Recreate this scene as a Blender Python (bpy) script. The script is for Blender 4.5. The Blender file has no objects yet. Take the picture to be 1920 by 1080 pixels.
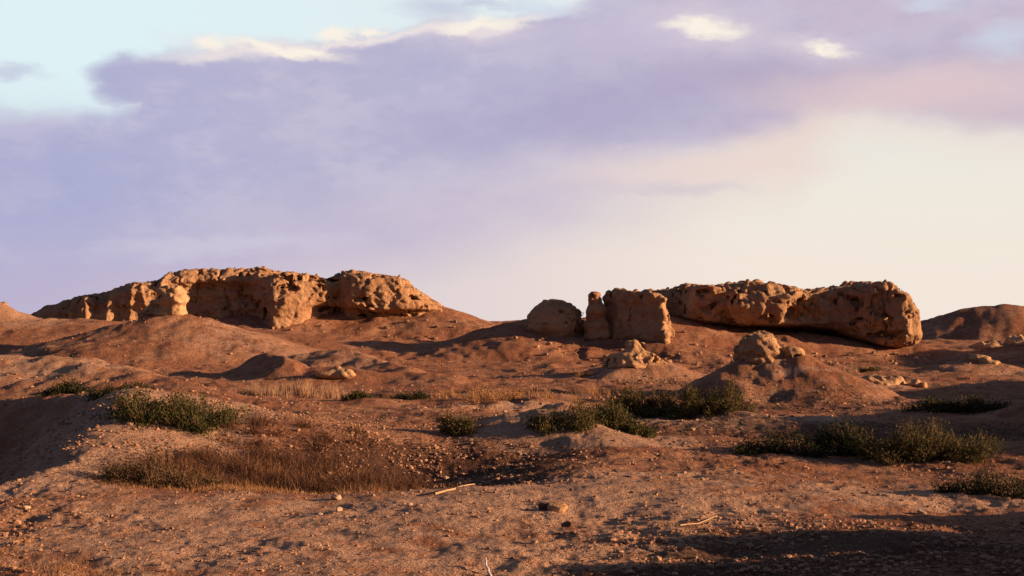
import bpy, math, random
import numpy as np
from mathutils import Vector
random.seed(7); RNG = np.random.default_rng(11)
R = math.radians
S = bpy.context.scene
COL = S.collection
FPX = 2600.0; CAMH = 2.5; HORY = 600.0      # focal length in photo pixels, eye height, horizon row
SUN_EL, SUN_AZ = R(11.5), R(10)             # azimuth: 0 = due right of view, positive = behind the camera
def WX(px, D): return (px - 960.0) / FPX * D
def WZ(py, D): return CAMH + (HORY - py) * D / FPX

# ------------------------------------------------------------------ noise
def _h(ix, iy, iz, s):
    h = (ix.astype(np.uint32)*np.uint32(374761393) + iy.astype(np.uint32)*np.uint32(668265263)
         + iz.astype(np.uint32)*np.uint32(2147483647) + np.uint32((s*974711+77) & 0xffffffff))
    h = (h ^ (h >> np.uint32(13))) * np.uint32(1274126177)
    h ^= h >> np.uint32(16)
    h = h * np.uint32(2246822519); h ^= h >> np.uint32(15)
    return h
def n2(x, y, s=0):
    ix = np.floor(x).astype(np.int64); iy = np.floor(y).astype(np.int64)
    fx = x-ix; fy = y-iy; u = fx*fx*fx*(fx*(fx*6-15)+10); v = fy*fy*fy*(fy*(fy*6-15)+10)
    z0 = np.zeros_like(ix)
    def g(a, b):
        an = _h(ix+a, iy+b, z0, s).astype(np.float64)*(2*math.pi/4294967296.0)
        return np.cos(an)*(fx-a)+np.sin(an)*(fy-b)
    return ((g(0,0)*(1-u)+g(1,0)*u)*(1-v)+(g(0,1)*(1-u)+g(1,1)*u)*v)*1.4
def n3(x, y, z, s=0):
    ix = np.floor(x).astype(np.int64); iy = np.floor(y).astype(np.int64); iz = np.floor(z).astype(np.int64)
    fx = x-ix; fy = y-iy; fz = z-iz
    u = fx*fx*(3-2*fx); v = fy*fy*(3-2*fy); w = fz*fz*(3-2*fz)
    def g(a, b, c):
        h = _h(ix+a, iy+b, iz+c, s)
        gx = (h & np.uint32(1023)).astype(np.float32)/511.5-1
        gy = ((h >> np.uint32(10)) & np.uint32(1023)).astype(np.float32)/511.5-1
        gz = ((h >> np.uint32(20)) & np.uint32(1023)).astype(np.float32)/511.5-1
        return gx*(fx-a)+gy*(fy-b)+gz*(fz-c)
    a = (g(0,0,0)*(1-u)+g(1,0,0)*u)*(1-v)+(g(0,1,0)*(1-u)+g(1,1,0)*u)*v
    b = (g(0,0,1)*(1-u)+g(1,0,1)*u)*(1-v)+(g(0,1,1)*(1-u)+g(1,1,1)*u)*v
    return (a*(1-w)+b*w)*1.3
def smax(a, b, k): return 0.5*(a+b+np.sqrt((a-b)**2+k*k))
def smin(a, b, k): return -smax(-a, -b, k)
def sstep(a, b, x):
    t = np.clip((x-a)/(b-a), 0, 1); return t*t*(3-2*t)

# ------------------------------------------------------------------ terrain
def cone(x, y, px, py, D, sl, sr, sf, sb, k=.15):
    cx, zp = WX(px, D), WZ(py, D)
    dx = x-cx; dy = y-D
    ex = np.where(dx < 0, sl, sr)*dx; ey = np.where(dy < 0, sf, sb)*dy
    return zp - np.sqrt(ex*ex+ey*ey+k*k)+k
def ridge(x, y, pts, sf, sb, k=.15):
    return ridgew(x, y, [(WX(a, d), d, WZ(b, d)) for a, b, d in pts], sf, sb, k)
def ridgew(x, y, P, sf, sb, k=.15):
    out = np.full(x.shape, -50.0)
    for (x0,y0,z0),(x1,y1,z1) in zip(P[:-1], P[1:]):
        ux, uy = x1-x0, y1-y0; L = ux*ux+uy*uy
        t = np.clip(((x-x0)*ux+(y-y0)*uy)/L, 0, 1)
        qx = x-(x0+ux*t); qy = y-(y0+uy*t)
        w = sstep(-1, 1, qy/np.sqrt(qx*qx+qy*qy+1e-6)); s = sf*(1-w)+sb*w
        e = s*np.sqrt(qx*qx+qy*qy)
        out = np.maximum(out, z0+(z1-z0)*t-np.sqrt(e*e+k*k)+k)
    return out
def polydist(x, y, pts):
    """signed distance, positive inside"""
    P = [(WX(a, d), d) for a, d in pts]; n = len(P)
    dm = np.full(x.shape, 1e9); ins = np.zeros(x.shape, bool)
    for i in range(n):
        x0,y0 = P[i]; x1,y1 = P[(i+1)%n]
        ux, uy = x1-x0, y1-y0
        t = np.clip(((x-x0)*ux+(y-y0)*uy)/(ux*ux+uy*uy), 0, 1)
        dm = np.minimum(dm, np.hypot(x-(x0+ux*t), y-(y0+uy*t)))
        c = ((y0 > y) != (y1 > y)) & (x < (x1-x0)*(y-y0)/((y1-y0) if y1 != y0 else 1e-9)+x0)
        ins ^= c
    return np.where(ins, dm, -dm)
BOWL = [(236,31),(226,28.4),(213,26),(198,24.2),(158,22.4),(88,21),(0,20.2),(-200,18.8),(-900,18),(-1100,36),(0,36),(110,33.5)]
def ell(x, y, px, D, rx, ry, soft=.5):
    q = np.hypot((x-WX(px, D))/rx, (y-D)/ry); return 1-sstep(1-soft, 1+soft, q)
def height(x, y, fine=True):
    x = np.asarray(x, float); y = np.asarray(y, float)
    wx = x+.5*n2(x/3.1, y/3.1, 5)+.15*n2(x/.9, y/.9, 6); wy = y+.7*n2(x/3.3, y/3.3, 7)+.15*n2(x/.8, y/.8, 8)
    dist = np.hypot(x, y)
    z = np.interp(y, [-50, 0, 48, 60, 72, 95, 118, 160, 400, 4000], [0, 0, 0, .05, .4, 1.0, .95, .3, -.6, -1.2])
    und = .12*n2(x/11., y/11., 1)*sstep(10, 45, dist)+.10*n2(x/4.2, y/4.2, 2)+.05*n2(x/1.7, y/1.7, 3)
    z = z+und*np.clip(1-(dist-110)/400, .0, 1)
    far = sstep(150, 900, dist)
    z = z+far*(3.0*n2(x/170., y/170., 21)-2.4)
    A = smax
    # --- far ruins' talus
    z = A(z, ridge(wx, wy, [(20,600,104),(120,603,101),(300,590,101),(560,585,101),(640,586,101),(700,584,101),(760,570,103),(812,572,102),(835,583,101),(880,600,99.5),(905,613,99)], .36, .3, .14), .12)
    z = A(z, cone(wx, wy, 2, 568, 84, .7, .60, .6, .5, .10), .12)
    z = A(z, cone(wx, wy, 10, 597, 84, .10, .075, .22, .2, .6), .15)
    z = A(z, cone(wx, wy, 335, 591, 72, .26, .30, .27, .3, .3), .25)
    z = A(z, cone(wx, wy, 430, 622, 70, .25, .30, .25, .3, .3), .2)
    z = A(z, cone(wx, wy, 230, 650, 66, .22, .30, .22, .3, .3), .2)
    z = A(z, ridge(wx, wy, [(-80,662,50),(60,668,50),(150,676,49),(250,700,46),(330,722,43)], .24, .35, .3), .2)
    z = A(z, ridge(wx, wy, [(505,661,59),(522,662,58),(545,676,56)], .5, .5, .06), .08)
    z = A(z, ridge(wx, wy, [(600,656,66),(650,657,65),(700,672,63),(760,692,58)], .28, .4, .12), .12)
    z = A(z, ridge(wx, wy, [(610,688,56),(650,688,56),(700,696,55),(840,704,54)], .3, .35, .08), .08)
    z = A(z, cone(wx, wy, 780, 632, 90, .5, .4, .3, .3, .2), .1)
    # --- right ruins' talus
    z = A(z, ridge(wx, wy, [(890,634,79),(960,611,79),(1000,597,79.5),(1090,606,79.5),(1180,598,80),(1250,594,79.5),(1300,604,79.3),(1400,614,79.3),(1520,625,79.3),(1640,645,78.7),(1740,651,78),(1830,668,76)], .27, .35, .2), .12)
    z = A(z, ridge(wx, wy, [(930,601,150),(1010,598,150),(1150,592,150)], .3, .3, .3), .1)
    z = A(z, ridge(wx, wy, [(1735,615,114),(1775,592,113),(1812,578,112),(1885,569,111),(1960,574,111),(2150,560,112),(2500,565,115)], .42, .4, .4), .12)
    z = A(z, cone(wx, wy, 2010, 632, 84, .16, .3, .3, .3, .2), .1)
    z = A(z, cone(wx, wy, 1845, 667, 64, .28, .42, .35, .4, .08), .1)
    z = A(z, cone(wx, wy, 1640, 706, 52, .5, .32, .35, .5, .08), .08)
    z = A(z, cone(wx, wy, 1188, 660, 58, .46, .36, .38, .5, .08), .12)
    z = A(z, ridge(wx, wy, [(1396,668,46.3),(1440,652,46),(1490,654,45.7),(1530,677,45.2),(1664,770,43.4)], .42, .7, .05), .05)
    # --- middle distance ledges
    z = A(z, ridge(wx, wy, [(1000,742,47),(1100,706,57),(1040,690,66)], .10, .3, .2), .1)
    z = A(z, ridge(wx, wy, [(1262,757,37),(1330,764,35.5),(1420,780,33.5),(1515,808,31)], .32, .5, .06), .05)
    z = A(z, ridge(wx, wy, [(840,764,40),(930,754,40.5),(1040,757,40)], .22, .3, .1), .06)
    z = A(z, ridge(wx, wy, [(885,806,28.5),(935,782,28.7),(1000,768,28.6),(1060,772,28.2),(1125,802,27.2),(1225,856,25.6)], .34, .42, .10), .07)
    z = A(z, ridge(wx, wy, [(-60,752,38),(0,746,35),(120,735,32),(232,735,29.5),(330,752,28.5),(430,775,28)], .13, .3, .25), .12)
    z = A(z, cone(wx, wy, 330, 805, 27.5, .12, .06, .10, .2, .5), .15)
    # --- shallow hollows
    z = z-.38*ell(wx, wy, 600, 23, 3.2, 2.4, .5)
    z = z-.22*ell(wx, wy, 860, 25, 1.8, 1.6, .5)
    z = z-.25*ell(wx, wy, 1560, 30, 5, 2.0, .5)
    # --- rises outside the frame on the sun's side
    z = A(z, ridgew(wx, wy, [(6.9,8.5,1.5),(7.2,10,1.8),(7.7,11.4,1.2),(8.1,12.4,1.6),(8.5,13.4,.95),(8.9,14.3,1.5),(9.3,15.4,.8),(9.8,16.5,1.2),(10.6,18,.5)], .75, .75, .2), .12)
    z = A(z, ridgew(wx, wy, [(13.2,22.5,.9),(15.6,27,1.9),(18.0,33,2.5)], .45, .45, .3), .2)
    z = A(z, ridgew(wx, wy, [(21,39,1.9),(23,45,2.1),(25,52,1.6)], .45, .45, .3), .2)
    z = A(z, ridgew(wx, wy, [(34,66,3.3),(36,74,3.5),(38,82,2.6)], .45, .45, .3), .2)
    z = A(z, ridgew(wx, wy, [(WX(240,29.5),29.5,1.0),(WX(229,28.4),28.4,.95),(WX(218,26),26,.74),(WX(204,24.2),24.2,.52),(WX(165,22.4),22.4,.28),(WX(92,20.8),20.8,.10),(WX(0,20),20,.0)], .22, .22, .12), .05)
    s = polydist(wx, wy, BOWL)
    z = z-1.6*sstep(-.12, 3.1, s)
    if fine:
        near = 1-sstep(30, 75, dist)
        slope = sstep(25, 45, dist)*(1-sstep(130, 200, dist))
        z = z+slope*(.07*n2(x/2.1, y/2.1, 38)+.05*n2(x/.95, y/.95, 39))-slope*.17*(.3-np.abs(n2(x/1.5+.8*n2(x/4, y/4, 36), y/3.4, 35)))*sstep(-.2, .3, n2(x/9, y/9, 37))
        rough = .5+.5*sstep(-.3, .5, n2(x/2.6, y/2.6, 31))
        z = z+.030*n2(x/1.3, y/1.3, 16)*near+(.045-.02*near)*n2(x/.75, y/.75, 12)*(1-sstep(140, 250, dist))
        z = z+rough*(.042*n2(x/.34, y/.34, 13)*(1-sstep(60, 120, dist))+.024*np.abs(n2(x/.2, y/.2, 15))*near+.010*n2(x/.09, y/.09, 14)*near)
    return z
def hz(x, y): return float(height(np.array([x]), np.array([y]))[0])

# ------------------------------------------------------------------ helpers
def mesh_np(name, V, F, mat, parent=None, smooth=True, loc=None, link=True):
    """F: (n,3) or (n,4) int array"""
    V = np.asarray(V, np.float32); F = np.asarray(F, np.int32)
    me = bpy.data.meshes.new(name); k = F.shape[1]
    if loc is not None: V = V-np.asarray(loc, np.float32)
    me.vertices.add(len(V)); me.vertices.foreach_set('co', V.ravel())
    me.loops.add(F.size); me.loops.foreach_set('vertex_index', F.ravel())
    me.polygons.add(len(F)); me.polygons.foreach_set('loop_start', np.arange(0, F.size, k, dtype=np.int32))
    me.polygons.foreach_set('loop_total', np.full(len(F), k, np.int32))
    me.polygons.foreach_set('use_smooth', np.full(len(F), smooth, bool))
    me.update(); me.materials.append(mat)
    o = bpy.data.objects.new(name, me)
    if loc is not None: o.location = loc
    COL.objects.link(o)
    if parent: o.parent = parent
    return o
def tag(o, label=None, cat=None, group=None, kind=None):
    if label: o['label'] = label
    if cat: o['category'] = cat
    if group: o['group'] = group
    if kind: o['kind'] = kind
    return o
def empty(name, loc):
    o = bpy.data.objects.new(name, None); o.location = loc; o.empty_display_size = .2; COL.objects.link(o); return o

class NT:
    def __init__(s, tree): s.t = tree; s.t.nodes.clear()
    def n(s, ty, **kw):
        nd = s.t.nodes.new(ty)
        for k, v in kw.items():
            if k == 'i':
                for kk, vv in v.items():
                    if isinstance(vv, bpy.types.NodeSocket): s.t.links.new(vv, nd.inputs[kk])
                    else: nd.inputs[kk].default_value = vv
            else: setattr(nd, k, v)
        return nd
    def math(s, op, a, b=0., c=None, clamp=False):
        i = {0: a, 1: b}
        if c is not None: i[2] = c
        return s.n('ShaderNodeMath', operation=op, use_clamp=clamp, i=i).outputs[0]
    def mix(s, f, a, b, bt='MIX'):
        m = s.n('ShaderNodeMix', data_type='RGBA', blend_type=bt)
        for idx, v in ((0, f), (6, a), (7, b)):
            if isinstance(v, bpy.types.NodeSocket): s.t.links.new(v, m.inputs[idx])
            else: m.inputs[idx].default_value = v if idx == 0 else (*v, 1)
        return m.outputs[2]
    def noise(s, vec, scale, detail=4, rough=.55, dist=0., ty=None):
        return s.n('ShaderNodeTexNoise', i={'Vector': vec, 'Scale': scale, 'Detail': detail, 'Roughness': rough, 'Distortion': dist}).outputs['Fac']
    def ramp(s, v, a, b, lo=0., hi=1., ty='SMOOTHSTEP'):
        return s.n('ShaderNodeMapRange', interpolation_type=ty, i={0: v, 1: a, 2: b, 3: lo, 4: hi}).outputs[0]
def new_mat(name, rough=.95, spec=.15):
    m = bpy.data.materials.new(name); m.use_nodes = True
    g = NT(m.node_tree)
    b = g.n('ShaderNodeBsdfPrincipled'); b.inputs['Roughness'].default_value = rough
    b.inputs['Specular IOR Level'].default_value = spec
    out = g.n('ShaderNodeOutputMaterial', i={'Surface': b.outputs[0]})
    return m, g, b

def ground_material():
    m, g, b = new_mat('desert_soil', .97, .05)
    pos = g.n('ShaderNodeNewGeometry').outputs['Position']
    att = g.n('ShaderNodeAttribute', attribute_name='soil').outputs['Color']
    sep = g.n('ShaderNodeSeparateColor', i={0: att})
    dust_lit, litter, red = sep.outputs[0], sep.outputs[1], sep.outputs[2]
    big = g.noise(pos, .35, 5, .6); mid = g.noise(pos, 1.9, 6, .65); fin = g.noise(pos, 11., 5, .7); tiny = g.noise(pos, 38., 3, .6)
    c = g.mix(g.ramp(big, .42, .60), (.33,.155,.088), (.44,.240,.145))
    c = g.mix(g.ramp(mid, .40, .68, 0, .75), c, (.17,.072,.056))
    # pale dust, plus sunlit crests painted paler through the attribute
    pd = g.ramp(g.math('ADD', mid, g.math('MULTIPLY', dust_lit, .42)), .60, .82, 0, .9)
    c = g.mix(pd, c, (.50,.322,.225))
    c = g.mix(g.math('MULTIPLY', red, .4), c, (.34,.145,.080))
    # organic litter: dark specks
    lt = g.ramp(g.math('ADD', fin, g.math('MULTIPLY', litter, .34)), .63, .76, 0, .85)
    c = g.mix(lt, c, (.055,.032,.026))
    c = g.mix(g.ramp(fin, .30, .46, .45, 0), c, (.10,.05,.035))
    c = g.mix(g.ramp(tiny, .60, .72, 0, .5), c, (.58,.36,.22))
    g.t.links.new(c, b.inputs['Base Color'])
    bh = g.math('ADD', g.math('MULTIPLY', fin, .5), g.math('MULTIPLY', tiny, .2))
    bh = g.math('ADD', bh, g.math('MULTIPLY', g.noise(pos, 4.2, 5, .7), 1.0))
    bp = g.n('ShaderNodeBump', i={'Strength': 1., 'Distance': .17, 'Height': bh})
    g.t.links.new(bp.outputs[0], b.inputs['Normal'])
    return m
def rock_material(name, c1, c2, c3, sc=1., bump=.26):
    m, g, b = new_mat(name, .96, .06)
    pos = g.n('ShaderNodeNewGeometry').outputs['Position']
    a = g.noise(pos, .7*sc, 5, .6); n = g.noise(pos, 3.2*sc, 6, .65); f = g.noise(pos, 14*sc, 4, .65)
    st = g.n('ShaderNodeVectorMath', operation='MULTIPLY', i={0: pos, 1: (.5, .5, 3.6)}).outputs[0]
    s = g.noise(st, 1.2*sc, 4, .6, .4)
    c = g.mix(g.ramp(a, .36, .64), c1, c2)
    c = g.mix(g.ramp(n, .50, .72, 0, .7), c, c3)
    c = g.mix(g.ramp(s, .56, .70, 0, .35), c, tuple(v*.6 for v in c1))
    c = g.mix(g.ramp(f, .34, .48, .35, 0), c, tuple(v*.4 for v in c1))
    g.t.links.new(c, b.inputs['Base Color'])
    h = g.math('ADD', g.math('ADD', g.math('MULTIPLY', n, 1.), g.math('MULTIPLY', f, .3)), g.math('MULTIPLY', s, .35))
    bp = g.n('ShaderNodeBump', i={'Strength': .9, 'Distance': bump, 'Height': h})
    g.t.links.new(bp.outputs[0], b.inputs['Normal'])
    return m
def leaf_material(name, ca, cb, cc, trans=.25):
    m, g, b = new_mat(name, .75, .15)
    pos = g.n('ShaderNodeNewGeometry'); rnd = pos.outputs['Random Per Island']
    n = g.noise(pos.outputs['Position'], 3.5, 3, .6)
    c = g.mix(g.ramp(n, .38, .62), ca, cb)
    c = g.mix(g.ramp(rnd, .55, 1., 0, .8), c, cc)
    g.t.links.new(c, b.inputs['Base Color'])
    tr = g.n('ShaderNodeBsdfTranslucent', i={'Color': c})
    mx = g.n('ShaderNodeMixShader', i={0: trans, 1: b.outputs[0], 2: tr.outputs[0]})
    out = [x for x in g.t.nodes if x.type == 'OUTPUT_MATERIAL'][0]
    g.t.links.new(mx.outputs[0], out.inputs['Surface'])
    return m
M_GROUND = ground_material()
M_MUD = rock_material('eroded_mudbrick', (.36,.205,.115), (.47,.295,.175), (.23,.125,.075))
M_MUD2 = rock_material('eroded_mudbrick_pale', (.42,.25,.135), (.53,.345,.20), (.27,.15,.085), 1.5, .10)
M_STONE = rock_material('pale_stone', (.42,.30,.21), (.50,.38,.27), (.30,.20,.14), 8., .02)
M_CLOD = rock_material('earth_clod', (.40,.22,.12), (.50,.30,.17), (.20,.11,.07), 8., .02)
M_DSTONE = rock_material('dark_stone', (.10,.055,.045), (.17,.09,.065), (.06,.04,.035), 8., .02)
M_PEB = leaf_material('pebble_mix', (.20,.11,.07), (.34,.19,.115), (.46,.29,.18), 0.)
M_LEAF = leaf_material('saltbush_leaf', (.030,.044,.016), (.060,.070,.022), (.15,.10,.035))
M_LEAF2 = leaf_material('olive_leaf', (.045,.046,.018), (.085,.075,.026), (.17,.12,.042))
M_DARKLEAF = leaf_material('dark_leaf', (.016,.022,.012), (.030,.036,.014), (.06,.055,.02))
M_OLIVE = leaf_material('brownish_olive_leaf', (.045,.038,.020), (.085,.062,.028), (.20,.12,.05))
M_DRY = leaf_material('dry_stalk', (.26,.125,.055), (.38,.21,.10), (.50,.31,.16))
M_STRAW = leaf_material('straw', (.36,.215,.135), (.44,.28,.18), (.54,.37,.24))
M_BROWN = leaf_material('brown_weed', (.07,.034,.026), (.125,.060,.036), (.30,.16,.08))
M_WOOD = rock_material('woody_stem', (.15,.085,.055), (.22,.135,.085), (.09,.05,.035), 12., .005)
M_STICK = rock_material('bleached_wood', (.40,.27,.16), (.47,.33,.20), (.28,.18,.11), 12., .005)
M_PALE = rock_material('weathered_metal', (.52,.50,.55), (.60,.58,.62), (.36,.33,.36), 12., .004)

# ------------------------------------------------------------------ ground sheet (polar grid round the camera, one sheet to the horizon)
def build_ground():
    rr = [1.2]
    while rr[-1] < 3500:
        d = rr[-1]
        rr.append(d*(1+(.0042 if 11 < d < 112 else (.012 if d < 170 else .05))))
    rr = np.array([.25, .6]+rr)
    lo, hi = R(-24), R(24)
    aa = [lo]
    while aa[-1] < hi: aa.append(aa[-1]+R(.047))
    a = hi; st = R(.1); ext = []
    while a < math.pi:
        a += st; st = min(st*1.12, R(3)); ext.append(a)
    ext = [e for e in ext if e < math.pi-.02]
    aa = np.array([-e for e in reversed(ext)]+aa+ext)      # angles ccw wise not needed, closed below
    A, Q = np.meshgrid(aa, rr)
    X = Q*np.sin(A); Y = Q*np.cos(A)
    Z = height(X.ravel(), Y.ravel()).reshape(X.shape)
    nr, na = X.shape
    V = np.stack([X, Y, Z], -1).reshape(-1, 3)
    i = np.arange(nr-1)[:, None]*na; j = np.arange(na)[None, :]; j2 = (j+1) % na
    F = np.stack([i+j, i+j2, i+na+j2, i+na+j], -1).reshape(-1, 4)[:, ::-1]
    V = np.vstack([V, [[0, 0, hz(0, 0)]]]); c = len(V)-1
    fan = np.stack([np.full(na, c), (np.arange(na)+1) % na, (np.arange(na)+1) % na, np.arange(na)], -1)
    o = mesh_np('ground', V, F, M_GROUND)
    x, y = V[:, 0], V[:, 1]
    e = lambda *a: ell(x, y, *a)
    w = n2(x/2.5, y/2.5, 61)*.25
    dust_lit = np.clip(e(700,16,5,3.6,.4)*.7+e(1350,20,4,2.6,.5)*.55+e(250,22.5,2.5,2.5,.4)*.4+e(1400,34,3.2,2.4,.4)*.9+e(1000,40,3,1.0,.4)*.8  # pale dust patches, plus sunlight painted as paler colour on ridge crests
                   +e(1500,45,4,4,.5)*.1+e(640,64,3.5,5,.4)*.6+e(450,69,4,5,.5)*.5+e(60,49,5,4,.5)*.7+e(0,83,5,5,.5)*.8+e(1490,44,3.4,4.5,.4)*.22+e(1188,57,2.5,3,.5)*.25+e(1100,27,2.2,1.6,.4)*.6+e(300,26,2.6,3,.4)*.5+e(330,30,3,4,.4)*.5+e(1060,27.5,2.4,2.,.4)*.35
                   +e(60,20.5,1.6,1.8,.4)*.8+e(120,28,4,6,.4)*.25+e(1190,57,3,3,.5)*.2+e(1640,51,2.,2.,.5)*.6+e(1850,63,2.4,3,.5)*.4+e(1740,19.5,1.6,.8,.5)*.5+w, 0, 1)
    litter = np.clip(e(600,22.5,3.4,2.2,.5)*.85+e(840,24,2.6,3,.4)*.8+e(1560,31,6,3.,.4)*.7+e(1500,40,5,3,.4)*.55+e(850,47,5,2.5,.5)*.45
                     +e(1760,14,3.5,1.8,.4)*.65+e(1250,13.2,1.6,.7,.4)*.6+e(1500,15.2,2,1.2,.5)*.35+w*.6, 0, 1)
    redm = np.clip(e(820,70,9,18,.5)*.8+e(150,85,9,10,.5)*.6+e(660,50,6,6,.5)*.5+e(1350,67,3,9,.5)*.5+w, 0, 1)
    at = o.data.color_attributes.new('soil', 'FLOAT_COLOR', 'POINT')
    at.data.foreach_set('color', np.stack([dust_lit, litter, redm, np.ones_like(dust_lit)], -1).astype(np.float32).ravel())
    tag(o, kind='structure')
    return o
build_ground()

# ------------------------------------------------------------------ rocks and wall stumps: signed fields meshed by surface nets
def surface_nets(Fv, org, h):
    Fv = Fv.copy()
    for ax in range(3):
        sl = [slice(None)]*3
        for e in (0, -1):
            sl[ax] = e; Fv[tuple(sl)] = np.maximum(Fv[tuple(sl)], h)
    s = Fv < 0
    n = tuple(d-1 for d in s.shape)
    C = [(a, b, c) for a in (0, 1) for b in (0, 1) for c in (0, 1)]
    cnt = sum(s[a:a+n[0], b:b+n[1], c:c+n[2]].astype(np.int8) for a, b, c in C)
    act = (cnt > 0) & (cnt < 8)
    idx = np.full(n, -1, np.int64); I, J, K = np.nonzero(act); idx[I, J, K] = np.arange(len(I))
    acc = np.zeros((len(I), 3)); num = np.zeros(len(I))
    for p in C:
        for ax in range(3):
            if p[ax]: continue
            q = list(p); q[ax] = 1
            a = Fv[I+p[0], J+p[1], K+p[2]]; b = Fv[I+q[0], J+q[1], K+q[2]]
            m = (a < 0) != (b < 0)
            t = np.where(m, a/np.where(m, a-b, 1), 0)
            pt = np.stack([np.full(len(I), float(v)) for v in p], -1); pt[:, ax] = t
            acc += pt*m[:, None]; num += m
    V = (acc/num[:, None]+np.stack([I, J, K], -1))*h+np.asarray(org)
    Q = []
    for ax in range(3):
        u, v = (ax+1) % 3, (ax+2) % 3
        sl0 = [slice(1, -1)]*3; sl1 = [slice(1, -1)]*3
        sl0[ax] = slice(0, -1); sl1[ax] = slice(1, None)
        a = s[tuple(sl0)]; b = s[tuple(sl1)]
        E = np.argwhere(a != b); off = np.ones(3, int); off[ax] = 0; E = E+off
        flip = s[E[:, 0], E[:, 1], E[:, 2]]
        def cell(du, dv):
            c = E.copy(); c[:, u] -= du; c[:, v] -= dv; return idx[c[:, 0], c[:, 1], c[:, 2]]
        q = np.stack([cell(1, 1), cell(0, 1), cell(0, 0), cell(1, 0)], -1)
        Q.append(np.where(flip[:, None], q, q[:, ::-1]))
    return V, np.vstack(Q)
def field_rock(name, fn, b, h, mat, smooth=True):
    (x0, x1), (y0, y1), (z0, z1) = b
    X, Y, Z = np.meshgrid(np.arange(x0, x1, h), np.arange(y0, y1, h), np.arange(z0, z1, h), indexing='ij')
    F = fn(X.astype(np.float64), Y.astype(np.float64), Z.astype(np.float64))
    V, Q = surface_nets(F, (x0, y0, z0), h)
    bx, by = (x0+x1)/2, (y0+y1)/2
    return mesh_np(name, V, Q, mat, loc=(bx, by, z0+.3), smooth=smooth)
def erode(F, X, Y, Z, seed, big=.3, sm=.09, cav=.30, cdepth=.55, csc=1.0, thr=.16, band=None, crack=7.):
    near = np.abs(F) < 1.6
    x, y, z = X[near], Y[near], Z[near]; f = F[near]
    wx = x+.30*n3(x/.9, y/.9, z/.9, seed+7)+.10*n3(x/.3, y/.3, z/.3, seed+8); wz = z+.30*n3(x/.8, y/.8, z/.8, seed+9)
    r1 = np.abs(n3(wx/1.1, y/1.1, wz/1.4, seed+10))
    f = f+.20*n3(x/5., y/5., z*2.2+.6*n3(x/2.5, y/2.5, z, seed+12), seed+11)+.05*n3(x/2., y/2., z*7., seed+13)
    f = f+big*n3(x/1.9, y/1.9, z/1.3, seed)+big*1.1*(.28-r1)*.9+sm*3.8*(.25-np.abs(n3(wx/.5, y/.5, wz/.42, seed+1)))+sm*.9*n3(x/.22, y/.22, z/.2, seed+2)
    ck = np.abs(n3(x/1.5, y/1.5, z/7., seed+15)+.12*n3(x/.4, y/.4, z/.4, seed+16))
    f = f+np.clip(.055-ck, 0, 1)*crack*sstep(-.1, .2, n3(x/3., y/3., z/3., seed+17)+.1)
    # wind-eaten hollows in irregular clusters, of very different sizes
    cl = n3(x/2.3, y/2.3, z/1.5, seed+5)*.75
    q = .8*n3(wx/(1.0*csc), y/(1.0*csc), wz/(.5*csc), seed+3)+.55*n3(wx/(.42*csc), y/(.42*csc), wz/(.30*csc), seed+4)+.3*n3(x/(.19*csc), y/(.19*csc), z/(.17*csc), seed+6)+cl
    if band is not None: q = q+band(x, y, z)
    thr = thr+.16
    f = np.maximum(f, np.minimum((q-thr)*cav*2.6, f+cdepth))
    F = F.copy(); F[near] = f
    return F
def interp_px(px, X, D):
    """profile given in photo columns -> value at world x for depth D"""
    return None
def wall_field(top, D0, D1, front, base_px, x, y, z, k=.5):
    P = np.array([WX(a, D0) for a, b in top]); T = np.array([WZ(b, D0) for a, b in top])
    t = np.interp(x, P, T, left=T[0]-3, right=T[-1]-3)
    return t

# --- left ruin -----------------------------------------------------
D = 100.
LT = [(25,598),(42,583),(60,575),(75,571),(120,561),(150,552),(200,545),(250,531),(300,520),(318,511),(345,504),(400,501),(450,499),(490,502),(508,513),(545,513),(580,515),(606,523),(614,522),(630,509),(660,507),(700,512),(738,515),(752,518),(757,530),(800,558),(826,574),(840,590)]
LF = [(25,101),(50,100.6),(120,99.6),(130,98.5),(170,98.8),(230,98.4),(300,99.0),(340,99.6),(360,100.1),(455,100.2),(466,99.9),(505,98.1),(516,97.5),(540,97.5),(560,97.9),(580,98.3),(608,98.8),(620,99.8),(630,99.9),(642,99.0),(660,98.5),(700,98.4),(760,98.6),(800,99.2),(826,100.0),(840,101)]
lx = np.array([WX(a, D) for a, b in LT]); lz = np.array([WZ(b, D) for a, b in LT])
fx = np.array([WX(a, 98.5) for a, b in LF]); fy = np.array([b for a, b in LF])
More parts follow.
